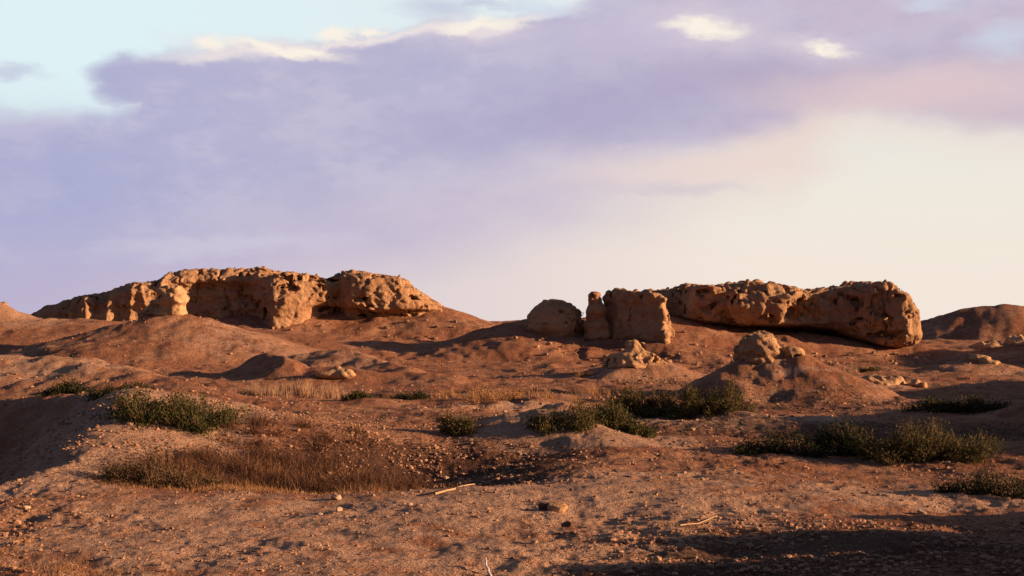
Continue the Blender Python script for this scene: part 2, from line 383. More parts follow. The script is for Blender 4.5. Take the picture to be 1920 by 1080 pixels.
def f_left(X, Y, Z):
    T = np.interp(X, lx, lz); Yf = np.interp(X, fx, fy)
    px = X/98.5*FPX+960
    # vertical fluting of the face
    Yf = Yf+4.2*(.20-np.abs(n3(X/1.9, X*0+3.3, Z/7., 41)))*-1*sstep(100, 150, px)*(1-sstep(300, 340, px))
    Yf = Yf+.25*n3(X/.9, X*0, Z/2.2, 42)
    # projecting weathered cap on the high middle
    capz = WZ(531, 100)
    cap = sstep(305, 335, px)*(1-sstep(478, 500, px))
    Yf = Yf-.55*cap*sstep(capz-.35, capz+.25, Z)+.25*(T-Z)*0
    # undercut below the blocks to the right of the buttress
    uz = WZ(574, 98)+np.interp(px, [555, 620, 700, 826], [0, .1, -.35, -.2])
    uc = sstep(566, 592, px)*(1-sstep(810, 830, px))
    Yf = Yf+1.1*uc*(1-sstep(uz-.2, uz+.12, Z))
    # rounded upper edge
    Yf = Yf+.9*np.clip(1-(T-Z)/1.1, 0, 1.6)**2
    F = smax(smax(Z-T, (Yf-Y)*.85, .35), Y-109-.6*n3(X/3, Y*0, Z/3, 44), .3)
    band = lambda x, y, z: .10*n3(x/2.2, y/2.2, z/2., 47)+.12*sstep(WZ(545, 98), WZ(520, 98), z)
    return erode(F, X, Y, Z, 50, .22, .08, .40, .8, 1.0, .20, band)
o = field_rock('ruined_wall', f_left, ((WX(25,104), WX(845,98)), (95.5, 110), (1.2, 6.9)), .085, M_MUD)
tag(o, 'long eroded mudbrick wall on the left with pitted cap and a lit buttress jutting out', 'ruin')

def ellipsoid(X, Y, Z, c, r, rz=0):
    x = X-c[0]; y = Y-c[1]; z = Z-c[2]
    if rz: x, y = x*math.cos(rz)+y*math.sin(rz), -x*math.sin(rz)+y*math.cos(rz)
    q = np.sqrt((x/r[0])**2+(y/r[1])**2+(z/r[2])**2)
    return (q-1)*min(r)
def capsule(X, Y, Z, a, b, ra, rb):
    a = np.array(a); b = np.array(b); d = b-a; L = d.dot(d)
    t = np.clip(((X-a[0])*d[0]+(Y-a[1])*d[1]+(Z-a[2])*d[2])/L, 0, 1)
    return np.sqrt((X-a[0]-d[0]*t)**2+(Y-a[1]-d[1]*t)**2+(Z-a[2]-d[2]*t)**2)-(ra+(rb-ra)*t)
def P3(px, py, D): return (WX(px, D), D, WZ(py, D))
def rocky(name, label, cat, prims, pad, h, mat, seed, k=.25, group=None, **er):
    """prims: list of ('e', px, py, D, rx, ry, rz) ellipsoids or ('c', p, q, ra, rb) limbs"""
    er.setdefault('crack', 1.2)
    pts = []
    for p in prims:
        if p[0] == 'e':
            c = P3(*p[1:4]); r = max(p[4:7])
            pts += [np.array(c)-np.array(p[4:7]), np.array(c)+np.array(p[4:7])]
        else:
            r = max(p[3], p[4])
            for q in (p[1], p[2]):
                c = np.array(P3(*q)); pts += [c-r, c+r]
    lo = np.min(pts, 0)-pad; hi = np.max(pts, 0)+pad
    def fn(X, Y, Z):
        F = None
        for p in prims:
            f = ellipsoid(X, Y, Z, P3(*p[1:4]), p[4:7]) if p[0] == 'e' else capsule(X, Y, Z, P3(*p[1]), P3(*p[2]), p[3], p[4])
            F = f if F is None else smin(F, f, k)
        return erode(F, X, Y, Z, seed, **er)
    o = field_rock(name, fn, ((lo[0], hi[0]), (lo[1], hi[1]), (lo[2], hi[2])), h, mat)
    return tag(o, label, cat, group)

rocky('rock_pinnacle', 'upright weathered rock stump on the sandy mound before the left wall', 'rock',
      [('c', (322,558,72), (318,600,72.2), .62, .74), ('e', 330,570,71.8,.52,.55,.80), ('e', 313,572,72,.52,.55,.86), ('e', 294,585,72.8,.62,.7,.66), ('e', 275,600,73.4,.55,.6,.5)],
      .35, .06, M_MUD2, 70, .16, big=.10, sm=.06, cav=.3, cdepth=.22, csc=.6, thr=.40)
# --- right ruin ----------------------------------------------------
rocky('domed_outcrop', 'dark rounded dome of mudbrick left of the two upright blocks', 'outcrop',
      [('e', 1040,606,77.3,1.38,1.5,1.36), ('e', 1050,612,77.3,1.32,1.5,1.1), ('e', 1026,614,77.3,1.2,1.4,1.1)],
      .4, .075, M_MUD, 90, .3, big=.05, sm=.045, cav=.3, cdepth=.3, csc=.8, thr=.42)
def f_pillar(X, Y, Z):
    px = X/76*FPX+960
    T = np.interp(X, [WX(a, 76) for a in (1098,1103,1110,1120,1128,1133,1140)], [WZ(b, 76) for b in (575,549,544,545,550,556,575)])
    hw = .50+.22*sstep(4.2, 2.2, Z)
    F = smax(Z-T, smax(np.abs(X-WX(1118, 76)-.05*(3-Z))-hw, np.abs(Y-76.3)-.9, .35), .25)
    return erode(F, X, Y, Z, 110, .08, .05, .3, .25, .7, .42)
o = field_rock('rock_pillar', f_pillar, ((WX(1085,76), WX(1155,76)), (74.8, 78), (.6, 4.6)), .06, M_MUD)
tag(o, 'slim upright pillar of mudbrick at the left edge of the broad block', 'outcrop')
BT = [(1130,560),(1137,546),(1148,536),(1160,533),(1177,535),(1183,546),(1196,550),(1222,548),(1240,552),(1250,562),(1262,610),(1270,640)]
bx_ = [WX(a, 74.5) for a, b in BT]; bz_ = [WZ(b, 74.5) for a, b in BT]
def f_block(X, Y, Z):
    T = np.interp(X, bx_, bz_)
    xl = WX(1134, 74.5); xr = WX(1252, 74.5)+.32*np.clip((4.-Z), 0, 3)*.5
    Yf = 76.4-.85*np.clip(X-WX(1134, 74.5), 0, 9)+1.6*np.clip(X-WX(1243, 74.5), 0, 9)+1.1*(.2-np.abs(n3(X/1.1, X*0+.4, Z/4, 121)))*-1+.2*n3(X/.4, X*0, Z/2, 122)-.35*(np.clip(3-Z, 0, 2))*.9
    F = smax(smax(Z-T, smax(xl-X, X-xr, .3), .16), smax(Yf-Y, Y-78.6, .3), .45)
    return erode(F, X, Y, Z, 120, .14, .07, .32, .4, .9, .36)
o = field_rock('rock_block', f_block, ((WX(1118,75), WX(1290,74)), (72., 79.4), (.6, 5.0)), .07, M_MUD)
tag(o, 'broad flat-topped mudbrick block with a sunlit right edge beside the long overhanging wall', 'outcrop')
RT = [(1188,560),(1196,546),(1215,536),(1250,537),(1280,534),(1300,530),(1340,532),(1380,531),(1430,528),(1480,533),(1525,545),(1545,540),(1580,536),(1628,533),(1632,525),(1664,526),(1690,543),(1716,565),(1735,590),(1744,625),(1745,660)]
RF = [(1188,82.5),(1250,81.5),(1285,80.4),(1300,78.6),(1312,77.4),(1330,77.0),(1365,77.4),(1400,76.7),(1430,76.4),(1470,76.6),(1500,76.9),(1530,77.6),(1575,78.0),(1610,77.4),(1650,76.3),(1690,75.8),(1715,76.2),(1738,77.6),(1745,79)]
RB = [(1188,590),(1285,597),(1330,606),(1400,612),(1450,612),(1520,614),(1580,622),(1625,640),(1660,652),(1705,652),(1735,648),(1745,648)]
rx_ = [WX(a, 77.5) for a, b in RT]; rz_ = [WZ(b, 77.5) for a, b in RT]
rfx = [WX(a, 77) for a, b in RF]; rfy = [b for a, b in RF]
rbx = [WX(a, 77) for a, b in RB]; rbz = [WZ(b, 77) for a, b in RB]
def f_right(X, Y, Z):
    T = np.interp(X, rx_, rz_); Yf = np.interp(X, rfx, rfy); B = np.interp(X, rbx, rbz)
    Yf = Yf+.9*np.abs(n3(X/2.2, X*0+1.3, Z/2.4, 141))+.3*n3(X/.8, X*0, Z/.8, 142)
    mid = (T+B)/2+.1; hh = np.maximum((T-B)/2, .3)
    Yf = Yf+1.1*np.clip(np.abs((Z-mid)/hh), 0, 1.4)**3*np.where(Z > mid, .5, .5)   # bulging face
    Yf = Yf+2.0*(1-sstep(B-.16, B+.14, Z))                                             # undercut foot
    F = smax(smax(Z-T, (Yf-Y)*.85, .3), Y-84.2, .4)
    band = lambda x, y, z: .14*n3(x/2.4, y/2.4, z/2.2, 147)
    return erode(F, X, Y, Z, 150, .22, .07, .42, .85, 1.0, .09, band)
o = field_rock('overhanging_wall', f_right, ((WX(1180,84), WX(1755,75)), (74.4, 85.2), (.2, 5.2)), .075, M_MUD)
tag(o, 'long pitted mudbrick wall undercut by erosion with a bulbous right end', 'ruin')
# --- stumps in front ----------------------------------------------
rocky('rock_stump', 'small sunlit stump pierced by hollows on the mound below the broad block', 'rock',
      [('c', (1186,654,57.3), (1184,688,57.2), .40, .80), ('c', (1194,660,57.2), (1226,690,56.9), .34, .50), ('e', 1158,688,57.3,.6,.6,.46)],
      .3, .045, M_MUD2, 170, .12, big=.14, sm=.07, cav=.42, cdepth=.45, csc=.6, thr=.12)
rocky('weathered_rock', 'big pitted rounded knob crowning the steep sandy cone on the right', 'rock',
      [('e', 1424,649,46,.64,.7,.50), ('e', 1407,665,46.2,.44,.55,.58), ('e', 1438,668,45.8,.42,.5,.45), ('e', 1424,690,45.8,.66,.6,.50)],
      .3, .042, M_MUD, 190, .14, big=.14, sm=.07, cav=.42, cdepth=.5, csc=.6, thr=.20)
rocky('rock_lump', 'smaller pale lump leaning against the right flank of the pitted knob', 'rock',
      [('e', 1478,672,45.7,.44,.5,.36), ('e', 1500,686,45.5,.36,.4,.28)],
      .25, .04, M_MUD2, 200, .12, big=.09, sm=.05, cav=.3, cdepth=.2, csc=.5, thr=.36)
rocky('low_outcrop', 'low pale outcrop before the dark hill at the right edge of the photo', 'outcrop',
      [('e', 1850,652,84,.95,.9,.42), ('e', 1905,648,84,.75,.9,.62), ('e', 1935,650,84.3,.9,.9,.6)],
      .3, .07, M_MUD2, 210, .2, big=.16, sm=.07, cav=.3, cdepth=.3, csc=.8, thr=.3)
rocky('small_outcrop', 'small pale outcrop at the foot of the right cone', 'outcrop',
      [('e', 1632,716,52,.50,.45,.30), ('e', 1662,722,51.8,.45,.4,.2), ('e', 1722,724,51.6,.2,.2,.12)],
      .25, .045, M_MUD2, 220, .15, big=.10, sm=.05, cav=.3, cdepth=.2, csc=.5, thr=.34)
rocky('crest_rock', 'small jagged pale rock on the crest of the mound at far right', 'outcrop',
      [('e', 1838,674,64,.55,.5,.32), ('e', 1868,684,63.6,.6,.5,.2)],
      .25, .05, M_MUD2, 230, .15, big=.10, sm=.05, cav=.3, cdepth=.2, csc=.5, thr=.34)
rocky('crumbled_lump', 'crumbled pale and dark lump on the ledge in the middle left', 'rock',
      [('e', 628,698,54.5,.42,.4,.28), ('e', 648,700,54.3,.30,.35,.24), ('e', 610,704,54.4,.3,.3,.16)],
      .25, .04, M_MUD2, 240, .12, big=.08, sm=.035, cav=.3, cdepth=.12, csc=.45, thr=.40)
rocky('cone_tip_rock', 'dark knob on the tip of the cone at the left edge', 'rock',
      [('e', 6,575,84,.42,.4,.36)], .25, .05, M_MUD, 245, .12, big=.08, sm=.04, cav=.3, cdepth=.15, csc=.5, thr=.4)

# ------------------------------------------------------------------ loose stones
def ico():
    t = (1+5**.5)/2
    v = np.array([(-1,t,0),(1,t,0),(-1,-t,0),(1,-t,0),(0,-1,t),(0,1,t),(0,-1,-t),(0,1,-t),(t,0,-1),(t,0,1),(-t,0,-1),(-t,0,1)], float)
    v /= np.linalg.norm(v[0])
    f = np.array([(0,11,5),(0,5,1),(0,1,7),(0,7,10),(0,10,11),(1,5,9),(5,11,4),(11,10,2),(10,7,6),(7,1,8),(3,9,4),(3,4,2),(3,2,6),(3,6,8),(3,8,9),(4,9,5),(2,4,11),(6,2,10),(8,6,7),(9,8,1)])
    return v, f
IV, IF = ico()
def subdiv(v, f):
    v = list(map(tuple, v)); c = {}
    def m(a, b):
        k = (min(a, b), max(a, b))
        if k not in c:
            p = (np.array(v[a])+np.array(v[b]))/2; v.append(tuple(p/np.linalg.norm(p))); c[k] = len(v)-1
        return c[k]
    out = []
    for a, b, d in f:
        x, y, z = m(a, b), m(b, d), m(d, a); out += [(a,x,z),(b,y,x),(d,z,y),(x,y,z)]
    return np.array(v), np.array(out)
SV, SF = subdiv(*subdiv(*subdiv(IV, IF)))
def stone(name, px, D, size, label, mat, seed, cat='stone', group=None, rz=0., sink=.25):
    v = SV.copy(); rr = np.random.default_rng(seed)
    d = rr.normal(size=(9, 3)); d /= np.linalg.norm(d, axis=1)[:, None]
    for q in d:                                               # chop facets
        c = rr.uniform(.55, .85); s = v@q
        v = v-np.where(s > c, s-c, 0)[:, None]*q*.92
    v = v*(1+.13*n3(v[:,0]*1.7+seed, v[:,1]*1.7, v[:,2]*1.7, seed)[:, None]+.05*n3(v[:,0]*5+seed, v[:,1]*5, v[:,2]*5, seed+1)[:, None])
    v = v*np.array(size)
    x, y = WX(px, D), D; z = hz(x, y)+size[2]*(1-2*sink)*.9
    ca, sa = math.cos(rz), math.sin(rz)
    v = np.stack([v[:,0]*ca-v[:,1]*sa, v[:,0]*sa+v[:,1]*ca, v[:,2]], -1)
    o = mesh_np(name, v+np.array([x, y, z]), SF, mat, loc=(x, y, z-size[2]))
    return tag(o, label, cat, group)
def DD(py, z=0.): return (CAMH-z)*FPX/(py-HORY)
def gd(px, py):
    """depth at which the sight line of a photo pixel meets the ground (places things where the photo has them)"""
    d = np.arange(11, 130, .05); x = WX(px, d); z = height(x, d, False)
    hit = np.nonzero(z >= WZ(py, d))[0]
    return float(d[hit[0]]) if len(hit) else 130.
stone('stone', 1045, gd(1045,960), (.135,.12,.095), 'rounded tan stone throwing a long shadow on the bare ground, the largest loose one', M_MUD2, 9)
stone('stone', 1022, gd(1022,957), (.09,.08,.075), 'dark stone standing in for the shaded left side of the largest tan stone', M_DSTONE, 4)  # added dark piece, stands in for shade on the tan stone's left
stone('stone', 1064, gd(1064,990), (.085,.07,.06), 'dark reddish stone lying nearest below the largest tan stone', M_DSTONE, 5)
pale = [(632,936,.085,'white stone at the front edge of the brown weed patch'), (636,962,.06,'small white stone on bare ground just below the weed patch'),
        (783,890,.055,'cream stone in the dark litter right of the weeds, the left one of the pair'), (836,898,.07,'white flat stone in the dark litter, the right one of the pair'),
        (1002,1020,.05,'little white stone in front of the dark reddish stone'), (600,968,.05,'cream pebble at lower left of the small white stone'),
        (50,958,.07,'white stone among the orange clods at the left edge'), (1097,858,.05,'white stone on the right flank of the low mound in the foreground'),
        (605,846,.04,'tiny white stone on the slope above the brown weeds'), (1728,965,.07,'cream stone at the dark right foreground edge'),
        (1368,968,.05,'cream stone at the upper end of the crooked twig'), (1776,871,.06,'small white stone at the foot of the large olive bush'),
        (1316,905,.045,'tiny cream stone on the pale patch right of centre'), (768,948,.05,'white stone left of the pale straight stick')]
for i, (a, b, s, l) in enumerate(pale):
    stone('pale_stone', a, gd(a, b), (s, s*.8, s*.55), l, M_STONE, 20+i, group=None, rz=i*1.3)

# ------------------------------------------------------------------ pebbles and clods (uncountable)
def scatter_pebbles():
    n = 40000
    d = 12.2*(105/12.2)**(RNG.random(n)**1.15); px = RNG.uniform(-80, 2000, n)
    x = WX(px, d); y = d
    keep = n2(x/1.6, y/1.6, 81)+.6*n2(x/.5, y/.5, 82) > RNG.uniform(-.75, .65, n)
    x, y, d = x[keep], y[keep], d[keep]; n = len(x)
    s = (.006+.030*RNG.random(n)**4)*np.clip(d/20, .75, 1.9)
    # coarser rubble lies in drifts: the littered hollow, the dark right foreground, the feet of the ruins
    for pa, pb, da, db, k, s0, s1 in [(600,1000,21.,26.5,3600,.010,.045), (1150,1950,13.2,17.5,3200,.010,.045), (0,420,23,31,3000,.012,.05), (420,900,25,34,2600,.012,.05),
                                      (100,900,92,99,600,.03,.20), (960,1760,68,76,800,.03,.16), (1130,1300,52,56,150,.03,.10), (80,520,56,72,500,.015,.08), (0,60,13.5,20,300,.01,.05)]:
        dd = RNG.uniform(da, db, k); xx = WX(RNG.uniform(pa, pb, k), dd)
        kk = n2(xx/1.2, dd/1.2, 84)+.5*n2(xx/.4, dd/.4, 85) > RNG.uniform(-.5, .5, k)
        xx, dd = xx[kk], dd[kk]
        x = np.concatenate([x, xx]); y = np.concatenate([y, dd]); s = np.concatenate([s, s0+(s1-s0)*RNG.random(len(xx))**3.2])
    n = len(x); z = height(x, y)
    rot = RNG.uniform(0, 6.28, n); sc = np.stack([s*RNG.uniform(.8,1.4,n), s*RNG.uniform(.7,1.1,n), s*RNG.uniform(.4,.8,n)], -1)
    jit = 1+RNG.uniform(-.22, .22, (n, 12, 1))
    v = IV[None]*jit*sc[:, None]
    c, sn = np.cos(rot)[:, None], np.sin(rot)[:, None]
    v = np.stack([v[..., 0]*c-v[..., 1]*sn, v[..., 0]*sn+v[..., 1]*c, v[..., 2]], -1)+np.stack([x, y, z+sc[:, 2]*.4], -1)[:, None]
    f = IF[None]+(np.arange(n)*12)[:, None, None]
    o = mesh_np('pebbles', v.reshape(-1, 3), f.reshape(-1, 3), M_PEB, smooth=False)
    tag(o, 'loose gravel and earth clods littering the desert floor', 'gravel', kind='stuff')
scatter_pebbles()

# ------------------------------------------------------------------ blades, stalks and shrubs
def blades(x, y, z, h, w, lean, az, curl=.4):
    """tapered bent blades: 5 vertices, 3 triangles each"""
    n = len(x); dx, dy = np.cos(az), np.sin(az); tx, ty = -dy, dx
    ta = RNG.uniform(0, 6.28, n); tx, ty = np.cos(ta), np.sin(ta)
    def pt(t, side):
        b = lean*t+curl*lean*t*t
        ww = w*(1-t)*side
        return np.stack([x+dx*b*h+tx*ww, y+dy*b*h+ty*ww, z+h*t*np.sqrt(np.clip(1-(lean*.6)**2*t, .1, 1))], -1)
    V = np.stack([pt(0, -.5), pt(0, .5), pt(.55, -.6), pt(.55, .6), pt(1., 0)], 1)
    f = np.array([(0,1,3),(0,3,2),(2,3,4)])
    return V.reshape(-1, 3), (f[None]+(np.arange(n)*5)[:, None, None]).reshape(-1, 3)
def grass_patch(name, label, regions, mat, hmin, hmax, w, lean=.5, seed=0, cat='grass', per=28, jit=.07):
    """regions: (px, D, rx, ry, count) in clumps"""
    xs, ys, hs = [], [], []
    for px, D, rx, ry, cnt in regions:
        nc = max(3, cnt//per)
        a = RNG.uniform(0, 6.28, nc); r = np.sqrt(RNG.random(nc))
        cx = WX(px, D)+rx*r*np.cos(a); cy = D+ry*r*np.sin(a); ch = RNG.uniform(.55, 1., nc)*(1-.45*r)
        k = RNG.integers(0, nc, cnt)
        xs.append(cx[k]+RNG.normal(0, jit, cnt)); ys.append(cy[k]+RNG.normal(0, jit, cnt)); hs.append(ch[k])
    x = np.concatenate(xs); y = np.concatenate(ys); hf = np.concatenate(hs); n = len(x)
    z = height(x, y)-.01
    h = (hmin+(hmax-hmin)*RNG.random(n)**1.4)*hf
    V, F = blades(x, y, z, h, w*RNG.uniform(.6, 1.3, n), lean*RNG.random(n), RNG.uniform(0, 6.28, n))
    o = mesh_np(name, V, F, mat, smooth=False)
    return tag(o, label, cat, kind='stuff')
def bush(px, pyb, w, hgt, label, mat, dep=None, n_br=70, leaves=5200, leaf=.022, group='low desert shrubs', D=None, lean=0., dry=False, flat=1., name='shrub'):
    """w, hgt in metres; woody branches fanning from the root crown plus small leaves along them"""
    D = D or gd(px, pyb); x0 = WX(px, D); dep = dep or w*.55
    w *= 1.0; hgt *= .86
    root = empty(name, (x0, D, hz(x0, D))); tag(root, label, 'shrub', group)
    nroot = max(5, int(w*4.5))
    rx = np.linspace(-.34, .34, nroot)*w+RNG.normal(0, .03, nroot); ry = RNG.uniform(-.3, .3, nroot)*dep
    bv, bf, tips = [], [], []
    leaves = int(leaves*1.35); leaf *= 1.1; n_br = int(n_br*1.3*max(1, w/1.5))
    paths = []
    for i in range(n_br):
        k = RNG.integers(nroot); bx, by = x0+rx[k], D+ry[k]
        # target on a lumpy dome
        a = RNG.uniform(0, 6.28); r = RNG.random()**.6
        ex = x0+rx[k]+math.cos(a)*r*min(w*.22, .5); ey = D+ry[k]+math.sin(a)*r*dep*.45
        q = min(1., math.hypot((ex-x0)/(w*.5), (ey-D)/(dep*.6)))
        top = hgt*(1-.55*q**2.2)*RNG.uniform(.35, 1.1)*(1+.28*math.sin(ex*5.3+px)+.15*math.sin(ex*11+px))
        ex += lean*top
        bz = hz(bx, by)
        ez = float(height(np.array([ex]), np.array([ey]), False)[0])+top*flat
        m = ((bx+ex)/2+RNG.normal(0, .04), (by+ey)/2+RNG.normal(0, .04), bz+(ez-bz)*.42)
        P = [np.array((bx, by, bz-.03)), np.array(m), np.array((ex, ey, max(ez, bz+.05)))]
        paths.append(P)
    ts = np.linspace(0, 1, 6)
    allv, allf, off = [], [], 0
    C = []
    for P in paths:
        c = np.array([(1-t)**2*P[0]+2*t*(1-t)*P[1]+t*t*P[2] for t in ts]); C.append(c)
        rad = np.linspace(.010, .003, 6)*(1.2 if dry else 1)
        for j in range(6):
            for s in range(3):
                an = s*2.094; allv.append(c[j]+rad[j]*np.array((math.cos(an), math.sin(an)*.7, math.sin(an)*.5)))
        for j in range(5):
            for s in range(3):
                a0 = off+j*3+s; a1 = off+j*3+(s+1) % 3; allf.append((a0, a1, a1+3, a0+3))
        off += 18
    for c in C[::4]:                       # leafless twigs sticking out of the crown
        e = c[-1]; d = e-c[2]; d = d/np.linalg.norm(d)*hgt*RNG.uniform(.06, .22)+RNG.normal(0, .04, 3)
        q = [c[3], e, e+d*.6, e+d+RNG.normal(0, .02, 3)]
        for j in range(4):
            for s in range(3):
                an = s*2.094; allv.append(q[j]+(.0065-.0014*j)*np.array((math.cos(an), math.sin(an)*.7, math.sin(an)*.5)))
        for j in range(3):
            for s in range(3):
                a0 = off+j*3+s; a1 = off+j*3+(s+1) % 3; allf.append((a0, a1, a1+3, a0+3))
        off += 12
    mesh_np('branches', np.array(allv), np.array(allf), M_DRY if dry else M_WOOD, parent=root, loc=None).matrix_parent_inverse = __import__('mathutils').Matrix.Translation(-root.location)
    C = np.array(C)
    k = RNG.integers(0, len(C), leaves); t = RNG.random(leaves)**.55*5; j = np.clip(t.astype(int), 0, 4); fr = (t-j)[:, None]
    p = C[k, j]*(1-fr)+C[k, j+1]*fr
    sp = .045*(1+.8*RNG.random(leaves))[:, None]
    p = p+RNG.normal(0, 1, (leaves, 3))*sp*np.array([1, 1, .9])
    gz = height(p[:, 0], p[:, 1], False); p[:, 2] = np.maximum(p[:, 2], gz+.02)
    s = leaf*RNG.uniform(.5, 1.4, leaves)[:, None]
    d1 = RNG.normal(size=(leaves, 3)); d1[:, 2] = np.abs(d1[:, 2])+.5; d1 /= np.linalg.norm(d1, axis=1)[:, None]
    d2 = np.cross(d1, RNG.normal(size=(leaves, 3))); d2 /= np.linalg.norm(d2, axis=1)[:, None]
    V = np.stack([p-d1*s, p+d2*s*.42, p+d1*s*1.1, p-d2*s*.42], 1).reshape(-1, 3)
    F = np.arange(leaves*4).reshape(-1, 4)
    mesh_np('foliage', V, F, mat, parent=root, smooth=False).matrix_parent_inverse = __import__('mathutils').Matrix.Translation(-root.location)
    return root
# left
bush(322, 792, 2.75, .62, 'large green and rust coloured bush on the crest above the shaded hollow', M_LEAF, leaves=8500, n_br=80)
bush(140, 742, 1.5, .36, 'dark low bush at the top left rim of the shaded hollow', M_DARKLEAF, leaves=3400, leaf=.026, D=33.6)
bush(222, 726, 1.5, .24, 'thin dark strip of bush behind the largest left bush', M_DARKLEAF, leaves=2600, leaf=.022, D=31.4)
bush(262, 905, 1.25, .46, 'dull olive bush in the hollow in front of the left slope', M_OLIVE, leaves=2100, leaf=.018)
bush(338, 915, .95, .48, 'sparse brownish sprawling bush beside the brown weeds', M_OLIVE, leaves=1300, leaf=.017)
# middle
bush(858, 812, .72, .52, 'small isolated olive bush at the left foot of the low central mound', M_LEAF2, leaves=2800, leaf=.022)
bush(668, 752, .9, .26, 'small dark shrub right of the tall straw grass', M_LEAF, leaves=1500, leaf=.028)
bush(770, 749, 1.2, .22, 'flat dark shrub between the straw grass and the bare twigs', M_DARKLEAF, leaves=1500, leaf=.028)
bush(1062, 797, 1.5, .38, 'low olive shrub strip behind the central mound', M_LEAF2, leaves=3200, leaf=.024)
bush(1160, 806, 1.35, .50, 'dark green bush at the front of the central bush cluster', M_LEAF, leaves=4200, leaf=.023)
bush(1205, 782, 2.05, .85, 'tallest olive bush of the central cluster', M_LEAF2, leaves=7500, leaf=.026, n_br=80)
bush(1335, 774, 2.2, .80, 'large olive brown bush left of the sandy cone', M_LEAF2, leaves=8000, leaf=.026, n_br=80, lean=-.1)
# right
bush(1735, 864, 2.7, .72, 'large sunlit olive bush on the right foreground edge of the shade', M_LEAF2, leaves=11500, leaf=.020, n_br=95)
bush(1590, 850, 1.6, .55, 'deep green bush joining the left side of the large olive bush', M_DARKLEAF, leaves=5200, leaf=.021)
bush(1470, 852, 1.9, .38, 'low black green bush at the left end of the right bush row', M_DARKLEAF, leaves=4600, leaf=.021)
bush(1790, 773, 2.9, .45, 'long black shaded bush below the small right mound', M_DARKLEAF, leaves=5600, leaf=.028)
bush(1862, 932, 1.5, .34, 'low dark green bush cut by the right edge of the photo', M_DARKLEAF, leaves=4400, leaf=.017)
bush(1630, 697, .8, .24, 'tiny olive shrub near the dry reeds under the overhang', M_LEAF2, leaves=700, leaf=.034)
# bare twiggy shrubs
for px, py, w, h, l in [(905,758,1.1,.62,'bare pale twiggy shrub left of the central bush cluster'), (1095,705,.8,.3,'small bare shrub beside the shaded left foot of the pierced stump'),
                        (955,752,.9,.42,'lower bare twiggy shrub right behind the tall pale one')]:
    bush(px, py, w, h, l, M_DRY, leaves=500, leaf=.02, n_br=46, dry=True, group='bare twiggy shrubs', name='dry_shrub')
grass_patch('dry_weeds', 'brown dead weeds filling the hollow in the left foreground',
            [(470,23.2,1.1,1.3,3800),(600,23,1.4,1.5,4600),(710,22.4,.8,1.1,2200),(400,22,.9,.9,1900),(560,25.5,2.2,1.0,1700),(300,22,.9,.8,1000)], M_BROWN, .07, .60, .013, 1.7, per=110, jit=.10)
grass_patch('dry_weed_stalks', 'orange lit stalks rising from the brown weed patch',
            [(690,21.4,.55,.35,700),(560,23.,1.8,1.2,1500),(330,21.8,.8,.5,500),(430,21.5,.7,.5,600)], M_DRY, .12, .38, .009, .6)
grass_patch('short_grass', 'short orange dry grass at the front of the green hollow bushes',
            [(310,20.6,1.0,.6,3400),(430,20.2,.9,.4,1500),(230,21,.5,.5,900),(560,20.3,.8,.3,800)], M_DRY, .04, .17, .008, .7)
grass_patch('straw_grass', 'tall pale straw grass standing in the middle left distance',
            [(560,46,1.4,1.6,2600),(505,46.5,1.0,1.2,1000),(625,46,.7,1.2,800)], M_STRAW, .3, .85, .016, .25)
grass_patch('dry_twigs', 'sparse greyish dry stalks behind the central bushes',
            [(890,44,1.4,1.6,700),(1010,43,1.6,1.2,500),(1120,46,1.2,1.5,500),(960,45,1.6,1.2,400)], M_DRY, .2, .6, .014, .6)
grass_patch('dry_reeds', 'pinkish dry reeds below the overhanging wall',
            [(1575,61,.8,1.,420),(1530,62,.5,.8,120)], M_STRAW, .35, .85, .02, .22)
grass_patch('dry_tufts', 'sparse short dry tufts dotted over the middle ground',
            [(500,55,12,9,900),(1250,58,11,8,900),(900,34,9,6,700),(1600,40,6,5,500),(350,28,2,3,250),(700,75,14,9,900),(1500,70,10,4,600)], M_BROWN, .05, .26, .016, .9, per=24, jit=.06)
grass_patch('foreground_straw', 'tangled straw and orange stubble in the lower left corner',
            [(60,13.6,.7,.6,1500),(160,13.3,.7,.4,700),(0,14.6,.4,.6,500),(60,15.4,.7,.3,350)], M_DRY, .03, .12, .006, .9)
grass_patch('litter_stalks', 'broken stalks and twigs scattered over the dark litter',
            [(840,24,2.2,2.2,1800),(950,22.6,1.4,1.2,700),(1600,13.9,3.2,1.2,900),(1500,16.2,2.6,.8,700),(1250,15.6,1.6,.8,500),(1600,33,3.5,1.4,700)], M_BROWN, .04, .15, .010, 1.6)

# ------------------------------------------------------------------ sticks
def stick(name, pts, r, label, mat, cat='stick'):
    P = []
    for px, py, up in pts:
        d = gd(px, py); x = WX(px, d); P.append(np.array((x, d, hz(x, d)+up)))
    Q = [P[0]]
    for a, b in zip(P[:-1], P[1:]):
        for t in (.33, .66, 1.): Q.append(a+(b-a)*t+RNG.normal(0, r*.5, 3)*(t < 1))
    Q = np.array(Q); V, F = [], []
    n = len(Q)
    for i in range(n):
        t = Q[min(i+1, n-1)]-Q[max(i-1, 0)]; t /= np.linalg.norm(t)
        u = np.cross(t, (0.1, .2, 1)); u /= np.linalg.norm(u); v = np.cross(t, u); rr = r*(1-.5*i/(n-1))
        for s in range(7): V.append(Q[i]+rr*(u*math.cos(s*.898)+v*math.sin(s*.898)))
    for i in range(n-1):
        for s in range(7): a = i*7+s; b = i*7+(s+1) % 7; F.append((a, b, b+7, a+7))
    o = mesh_np(name, V, F, mat, loc=tuple(Q[0]))
    return tag(o, label, cat)
stick('stick', [(815,930,.03),(850,922,.035),(890,913,.03)], .018, 'pale straight stick lying at the front of the dark litter', M_STICK)
stick('twig', [(1275,996,.02),(1310,988,.03),(1345,972,.05)], .010, 'thin crooked twig lying on the ground right of centre', M_STICK)
